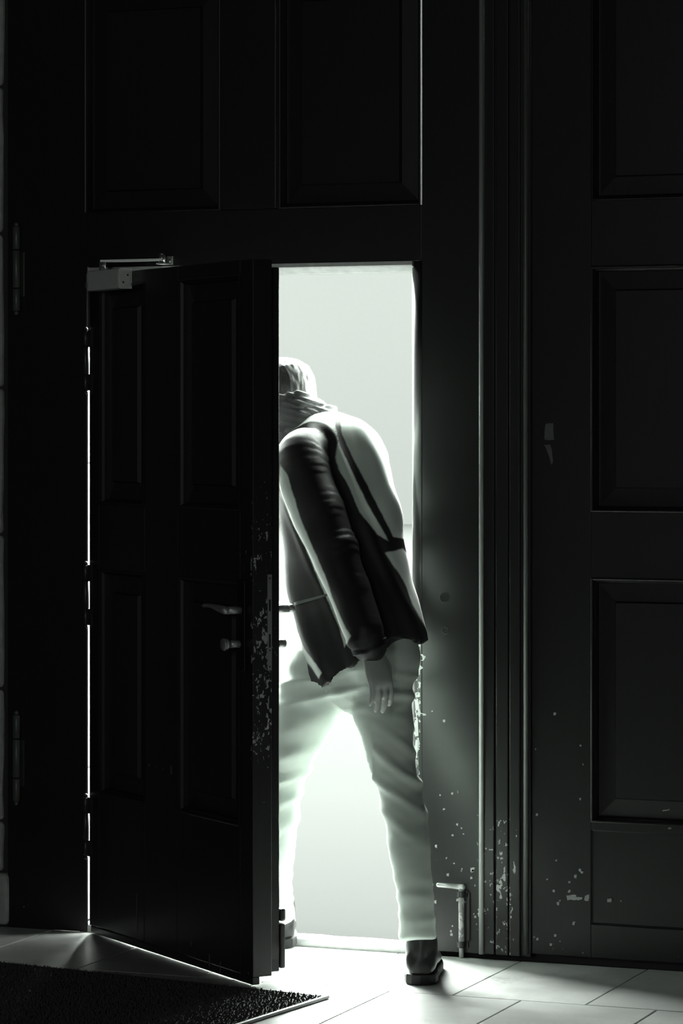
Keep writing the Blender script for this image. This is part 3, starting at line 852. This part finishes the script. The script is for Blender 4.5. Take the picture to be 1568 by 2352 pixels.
# back pockets and belt loop seams laid on the seat
def on_surface(o_me, origin, direction):
    from mathutils.bvhtree import BVHTree
    key = o_me.name
    if key not in on_surface.cache:
        on_surface.cache[key] = BVHTree.FromPolygons([v.co.copy() for v in o_me.vertices], [list(p.vertices) for p in o_me.polygons])
    return on_surface.cache[key].ray_cast(origin, direction)
on_surface.cache = {}
def sheet_on(name, o_me, poly, mat, parent, lift=.0022, step=9, d0=7.3):
    """a thin patch of cloth lying on the body; poly is its four-sided outline seen from behind"""
    bm = bmesh.new(); grid = []
    (a, b, c_, e) = poly
    for i in range(step + 1):
        row = []
        for j in range(step + 1):
            u, v = i / step, j / step
            px = (a[0] * (1 - u) + b[0] * u) * (1 - v) + (e[0] * (1 - u) + c_[0] * u) * v
            py = (a[1] * (1 - u) + b[1] * u) * (1 - v) + (e[1] * (1 - u) + c_[1] * u) * v
            o = D(px, py, d0); dr = (o - CAM).normalized()
            h, nn, _, _ = on_surface(o_me, o, dr)
            if h is None: bm.free(); return None
            row.append(h + nn * lift)
        grid.append(row)
    vs_ = [[bm.verts.new(p) for p in r_] for r_ in grid]
    for i in range(step):
        for j in range(step): bm.faces.new((vs_[i][j], vs_[i + 1][j], vs_[i + 1][j + 1], vs_[i][j + 1]))
    bmesh.ops.solidify(bm, geom=bm.faces[:], thickness=.003)
    return bm_obj(name, bm, mat, parent, True)


# jacket: torso with a flaring, slanting hem, and sleeves
bm = bmesh.new()
tor = [(738, 966, 8.125, .046, .056), (743, 981, 8.12, .065, .07), (747, 998, 8.105, .092, .088), (751, 1017, 8.09, .122, .105), (758, 1050, 8.07, .147, .12), (767, 1110, 8.045, .152, .132), (780, 1195, 8.01, .154, .138),
       (796, 1290, 7.97, .155, .140), (812, 1370, 7.945, .158, .143), (829, 1440, 7.93, .163, .146), (839, 1490, 7.93, .163, .146)]
P, Rr = resample([D(a, b, c) for (a, b, c, _, _) in tor], [(w, dd) for (*_, w, dd) in tor], 4)
rings = tube_rings(P, Rr, R3, 48, round_ends=False)
m_ = len(rings)
for k in range(m_ - 8, m_):
    t = (k - (m_ - 8) + 1) / 8
    for i, p in enumerate(rings[k]):
        a = 2 * math.pi * i / 48
        c, s = math.cos(a), math.sin(a)                 # c>0: image right;  s: towards / away from the camera
        px = CXP + (p - CAM).dot(R3) / (p - CAM).dot(F3) * F_PX
        hem = np.interp(px, [660, 700, 735, 790, 840, 890, 930, 975, 1000], [1500, 1530, 1552, 1522, 1496, 1466, 1480, 1498, 1500])
        rings[k][i] = p + UP * (-(hem - 1490) * .0011 * t)
last = rings[-1]; cen = sum(last, Vector()) / 48
rings.append([cen + (p - cen) * .93 + UP * .012 for p in last])
add_loft(bm, rings)
P, Rr = resample([D(705, 1040, 7.98), D(692, 1060, 7.935), D(715, 1140, 7.885), D(748, 1225, 7.83), D(780, 1300, 7.785), D(812, 1385, 7.74), D(838, 1455, 7.70), D(848, 1482, 7.70)],
                 [(.062, .065), (.068, .068), (.068, .066), (.064, .062), (.058, .058), (.053, .054), (.049, .05), (.047, .048)], 5)
add_loft(bm, tube_rings(P, Rr, R3, 28))
slL = P
P, Rr = resample([D(830, 1050, 8.15), shR, (shR + elR) / 2, elR, (elR + wrR) / 2, wrR], [.065, .068, .062, .056, .052, .046], 4)
add_loft(bm, tube_rings(P, Rr, R3, 24))
me = remeshed(bm, .0060, 3)
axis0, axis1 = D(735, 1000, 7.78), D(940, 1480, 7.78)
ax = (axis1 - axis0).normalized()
BACK_HIGHLIGHT = [[(651,1010),(691,997),(742,1030),(773,1076),(799,1119),(824,1178),(865,1229),(895,1247),(888,1229),(850,1163),(824,1112),(804,1068),(783,1025),(775,990),(765,945),(700,940),(655,975)],  # outlines of the highlights painted on the back
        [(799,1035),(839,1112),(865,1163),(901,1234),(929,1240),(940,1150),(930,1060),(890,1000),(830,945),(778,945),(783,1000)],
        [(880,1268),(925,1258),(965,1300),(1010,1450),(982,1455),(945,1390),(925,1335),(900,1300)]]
RIM_HIGHLIGHT = [[(640,1060),(662,1090),(690,1185),(722,1262),(748,1320),(770,1385),(795,1440),(808,1462),(790,1492),(776,1440),(756,1395),(728,1330),(700,1262),(670,1205),(640,1135)],  # outlines of the rim highlights painted along sleeve and front edge
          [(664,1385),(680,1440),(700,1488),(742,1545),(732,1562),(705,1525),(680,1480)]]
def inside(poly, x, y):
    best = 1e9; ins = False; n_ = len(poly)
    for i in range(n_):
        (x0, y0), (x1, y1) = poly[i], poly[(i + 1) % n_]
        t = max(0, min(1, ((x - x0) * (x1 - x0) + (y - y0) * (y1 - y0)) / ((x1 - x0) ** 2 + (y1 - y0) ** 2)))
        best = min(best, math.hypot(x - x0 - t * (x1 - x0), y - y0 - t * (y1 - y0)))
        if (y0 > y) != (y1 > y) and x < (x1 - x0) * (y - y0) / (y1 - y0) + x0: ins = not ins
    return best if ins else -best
def painted_highlight(c, n):  # mask of the painted highlights
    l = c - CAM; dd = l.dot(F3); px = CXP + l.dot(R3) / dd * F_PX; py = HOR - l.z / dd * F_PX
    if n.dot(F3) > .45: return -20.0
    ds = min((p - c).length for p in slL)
    return max(min(max(inside(q, px, py) for q in BACK_HIGHLIGHT), (ds - .084) * 700), max(inside(q, px, py) for q in RIM_HIGHLIGHT))
def jacket_folds(c, n):
    d = .005 * noise.noise(Vector((c.x * 9, c.y * 9, c.z * 12)))
    l = c - axis0
    # nearest point on the left sleeve
    best = min(range(len(slL)), key=lambda i: (slL[i] - c).length_squared)
    ds = (slL[best] - c).length; t = best / (len(slL) - 1)
    on = max(0.0, min(1.0, (.085 - ds) / .015))
    # sleeve: rings of folds bunched at the elbow and cuff
    along = t * .48 + .02 * noise.noise(c * 10) + .25 * (c - slL[best]).dot(R3)
    side = max(0, min(1, .5 + (c - slL[best]).dot(R3) / .06)); amp = (.007 * math.exp(-((t - .52) / .14) ** 2) + .003 * math.exp(-((t - .2) / .15) ** 2)) * (.15 + .85 * side) + .006 * math.exp(-((t - .95) / .10) ** 2)
    d += on * amp * (ridge(along, 80, 1.8) - .35)
    # back: long folds running from the shoulder down to the flaring hem
    off = (1 - on)
    across = l.dot(R3) - .43 * -(l.z) + .012 * noise.noise(c * 6)
    d += off * .010 * (ridge(across, 70, 2.2) - .35) * min(1, max(0, (1.40 - c.z) / .10))
    return d
displace(me, jacket_folds)
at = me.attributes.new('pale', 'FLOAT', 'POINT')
at.data.foreach_set('value', [painted_highlight(v.co, Vector(nn.vector)) / 20 for v, nn in zip(me.vertices, me.vertex_normals)])
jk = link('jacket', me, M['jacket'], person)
M['welt'] = cloth_mat('welt_highlight', (0.30, .33, .31), .6)  # pocket welt, its seam highlight painted in as pale grey
sheet_on('pocket_welt', me, [(676, 1384), (750, 1364), (752, 1369), (678, 1391)], M['welt'], jk)
for poly in ([(905, 1452), (962, 1470), (960, 1481), (905, 1463)],):
    sheet_on('hem_band', me, poly, M['leather'], jk)
# ribbed cuff at the left wrist and the turned-up collar
cw = []
for k in range(9):
    t = k / 8
    cw.append(D(846 + 7 * t, 1478 + 18 * t, 7.70))
bm = bmesh.new(); add_loft(bm, tube_rings(cw, [(.045 + .002 * (k % 2), .046 + .002 * (k % 2)) if k < 7 else (.040, .041) for k in range(9)], R3, 28, round_ends=False))
bm_obj('cuff', bm, M['leather'], jk, True)
bm = bmesh.new()
n = 64
cb = D(700, 975, 8.14)
for (dz, w_, dd, sx, tr_, ph) in ((-.030, .098, .092, .014, .017, 0), (-.006, .092, .086, .004, .016, 1.3), (.018, .083, .080, -.012, .0155, 2.6), (.040, .073, .074, -.026, .014, 4.0), (.058, .063, .068, -.036, .012, 5.0)):
    lp_ = []
    for i in range(n):
        a = 2 * math.pi * i / n
        f = 1 + .035 * math.sin(2 * a + ph) + .02 * math.sin(5 * a - ph)
        c_ = cb + R3 * (w_ * f * math.cos(a) + sx) + F3 * (dd * f * math.sin(a) + .01) + UP * (dz + .014 * math.sin(a + ph * .2 + 2.2) + .006 * math.sin(3 * a + ph))
        o_ = (R3 * math.cos(a) + F3 * math.sin(a)).normalized()
        lp_.append([c_ + o_ * (tr_ * 1.05 * math.cos(t_)) + UP * (tr_ * math.sin(t_)) for t_ in (2 * math.pi * q / 12 for q in range(12))])
    vr = [[bm.verts.new(p) for p in r_] for r_ in lp_]
    for k in range(n):
        for i in range(12): bm.faces.new((vr[k][i], vr[k][(i + 1) % 12], vr[(k + 1) % n][(i + 1) % 12], vr[(k + 1) % n][i]))
    add_loft(bm, [[cb + R3 * ((w_ - .004) * k_ * math.cos(2 * math.pi * i / 24) + sx) + F3 * ((dd - .004) * k_ * math.sin(2 * math.pi * i / 24) + .01) + UP * (dz + h_) for i in range(24)] for (h_, k_) in ((-.014, .97), (.014, 1.0))])
me = remeshed(bm, .004, 2)
displace(me, lambda c, n_: .004 * (ridge(c.z + .22 * (c - cb).dot(R3) + .03 * noise.noise(c * 8), 420, 1.6) - .4) + .004 * noise.noise(c * 18))
link('scarf', me, M['scarf'], person)

# shoes
def shoe(name, heel, fwd, up, mat):
    fwd = fwd.normalized(); sd = fwd.cross(up).normalized(); up = sd.cross(fwd).normalized()
    def pt(a, b, c): return heel + fwd * a + sd * b + up * c
    bm = bmesh.new()
    secs = [(-.004, .026, .05), (.012, .037, .085), (.05, .040, .105), (.09, .039, .095), (.13, .042, .072), (.18, .047, .055), (.225, .044, .045), (.26, .032, .036), (.278, .014, .026)]
    rings = []
    for (a, w, h) in secs:
        r_ = []
        for i in range(22):
            t = 2 * math.pi * i / 22
            c, s = math.cos(t), math.sin(t)
            r_.append(pt(a, w * math.copysign(abs(c) ** .75, c), .020 + (h - .02) * (.5 + .5 * math.copysign(abs(s) ** .8, s))))
        rings.append(r_)
    add_loft(bm, rings)
    rings = []
    for (c, w, l, o) in ((.05, .041, .053, .05), (.09, .039, .050, .050), (.112, .037, .047, .050), (.122, .036, .045, .050), (.124, .030, .038, .050)):
        rings.append([pt(o + l * math.sin(2 * math.pi * i / 22), w * math.cos(2 * math.pi * i / 22), c) for i in range(22)])
    add_loft(bm, rings)
    me_ = remeshed(bm, .005, 3)
    displace(me_, lambda c, n_: .0025 * noise.noise(c * 26))
    o = link(name, me_, mat, person)
    bm = bmesh.new()
    outl = [(-.012, .0), (-.008, .022), (.006, .036), (.04, .042), (.09, .040), (.14, .045), (.19, .050), (.23, .047), (.265, .034), (.285, .012)]
    loop = outl + [(a, -b) for (a, b) in reversed(outl[1:])]
    rs = [[pt(a, b * q, c) for (a, b) in loop] for (c, q) in ((.0, .96), (.004, 1.0), (.020, 1.0), (.024, .95))]
    add_loft(bm, rs); bm_obj('sole', bm, M['rubber'], o)
    return o
hr_ = D(966, 2262, 7.64); hr_.z = .0008
shoe('shoe', hr_, F3 + R3 * .06, UP, M['shoe'])
hl_ = D(652, 2170, 8.175); hl_.z = .004
fl = (F3 - R3 * .22 + UP * .30).normalized()
shoe('shoe', hl_, fl, (UP - F3 * .30).normalized(), M['shoe'])
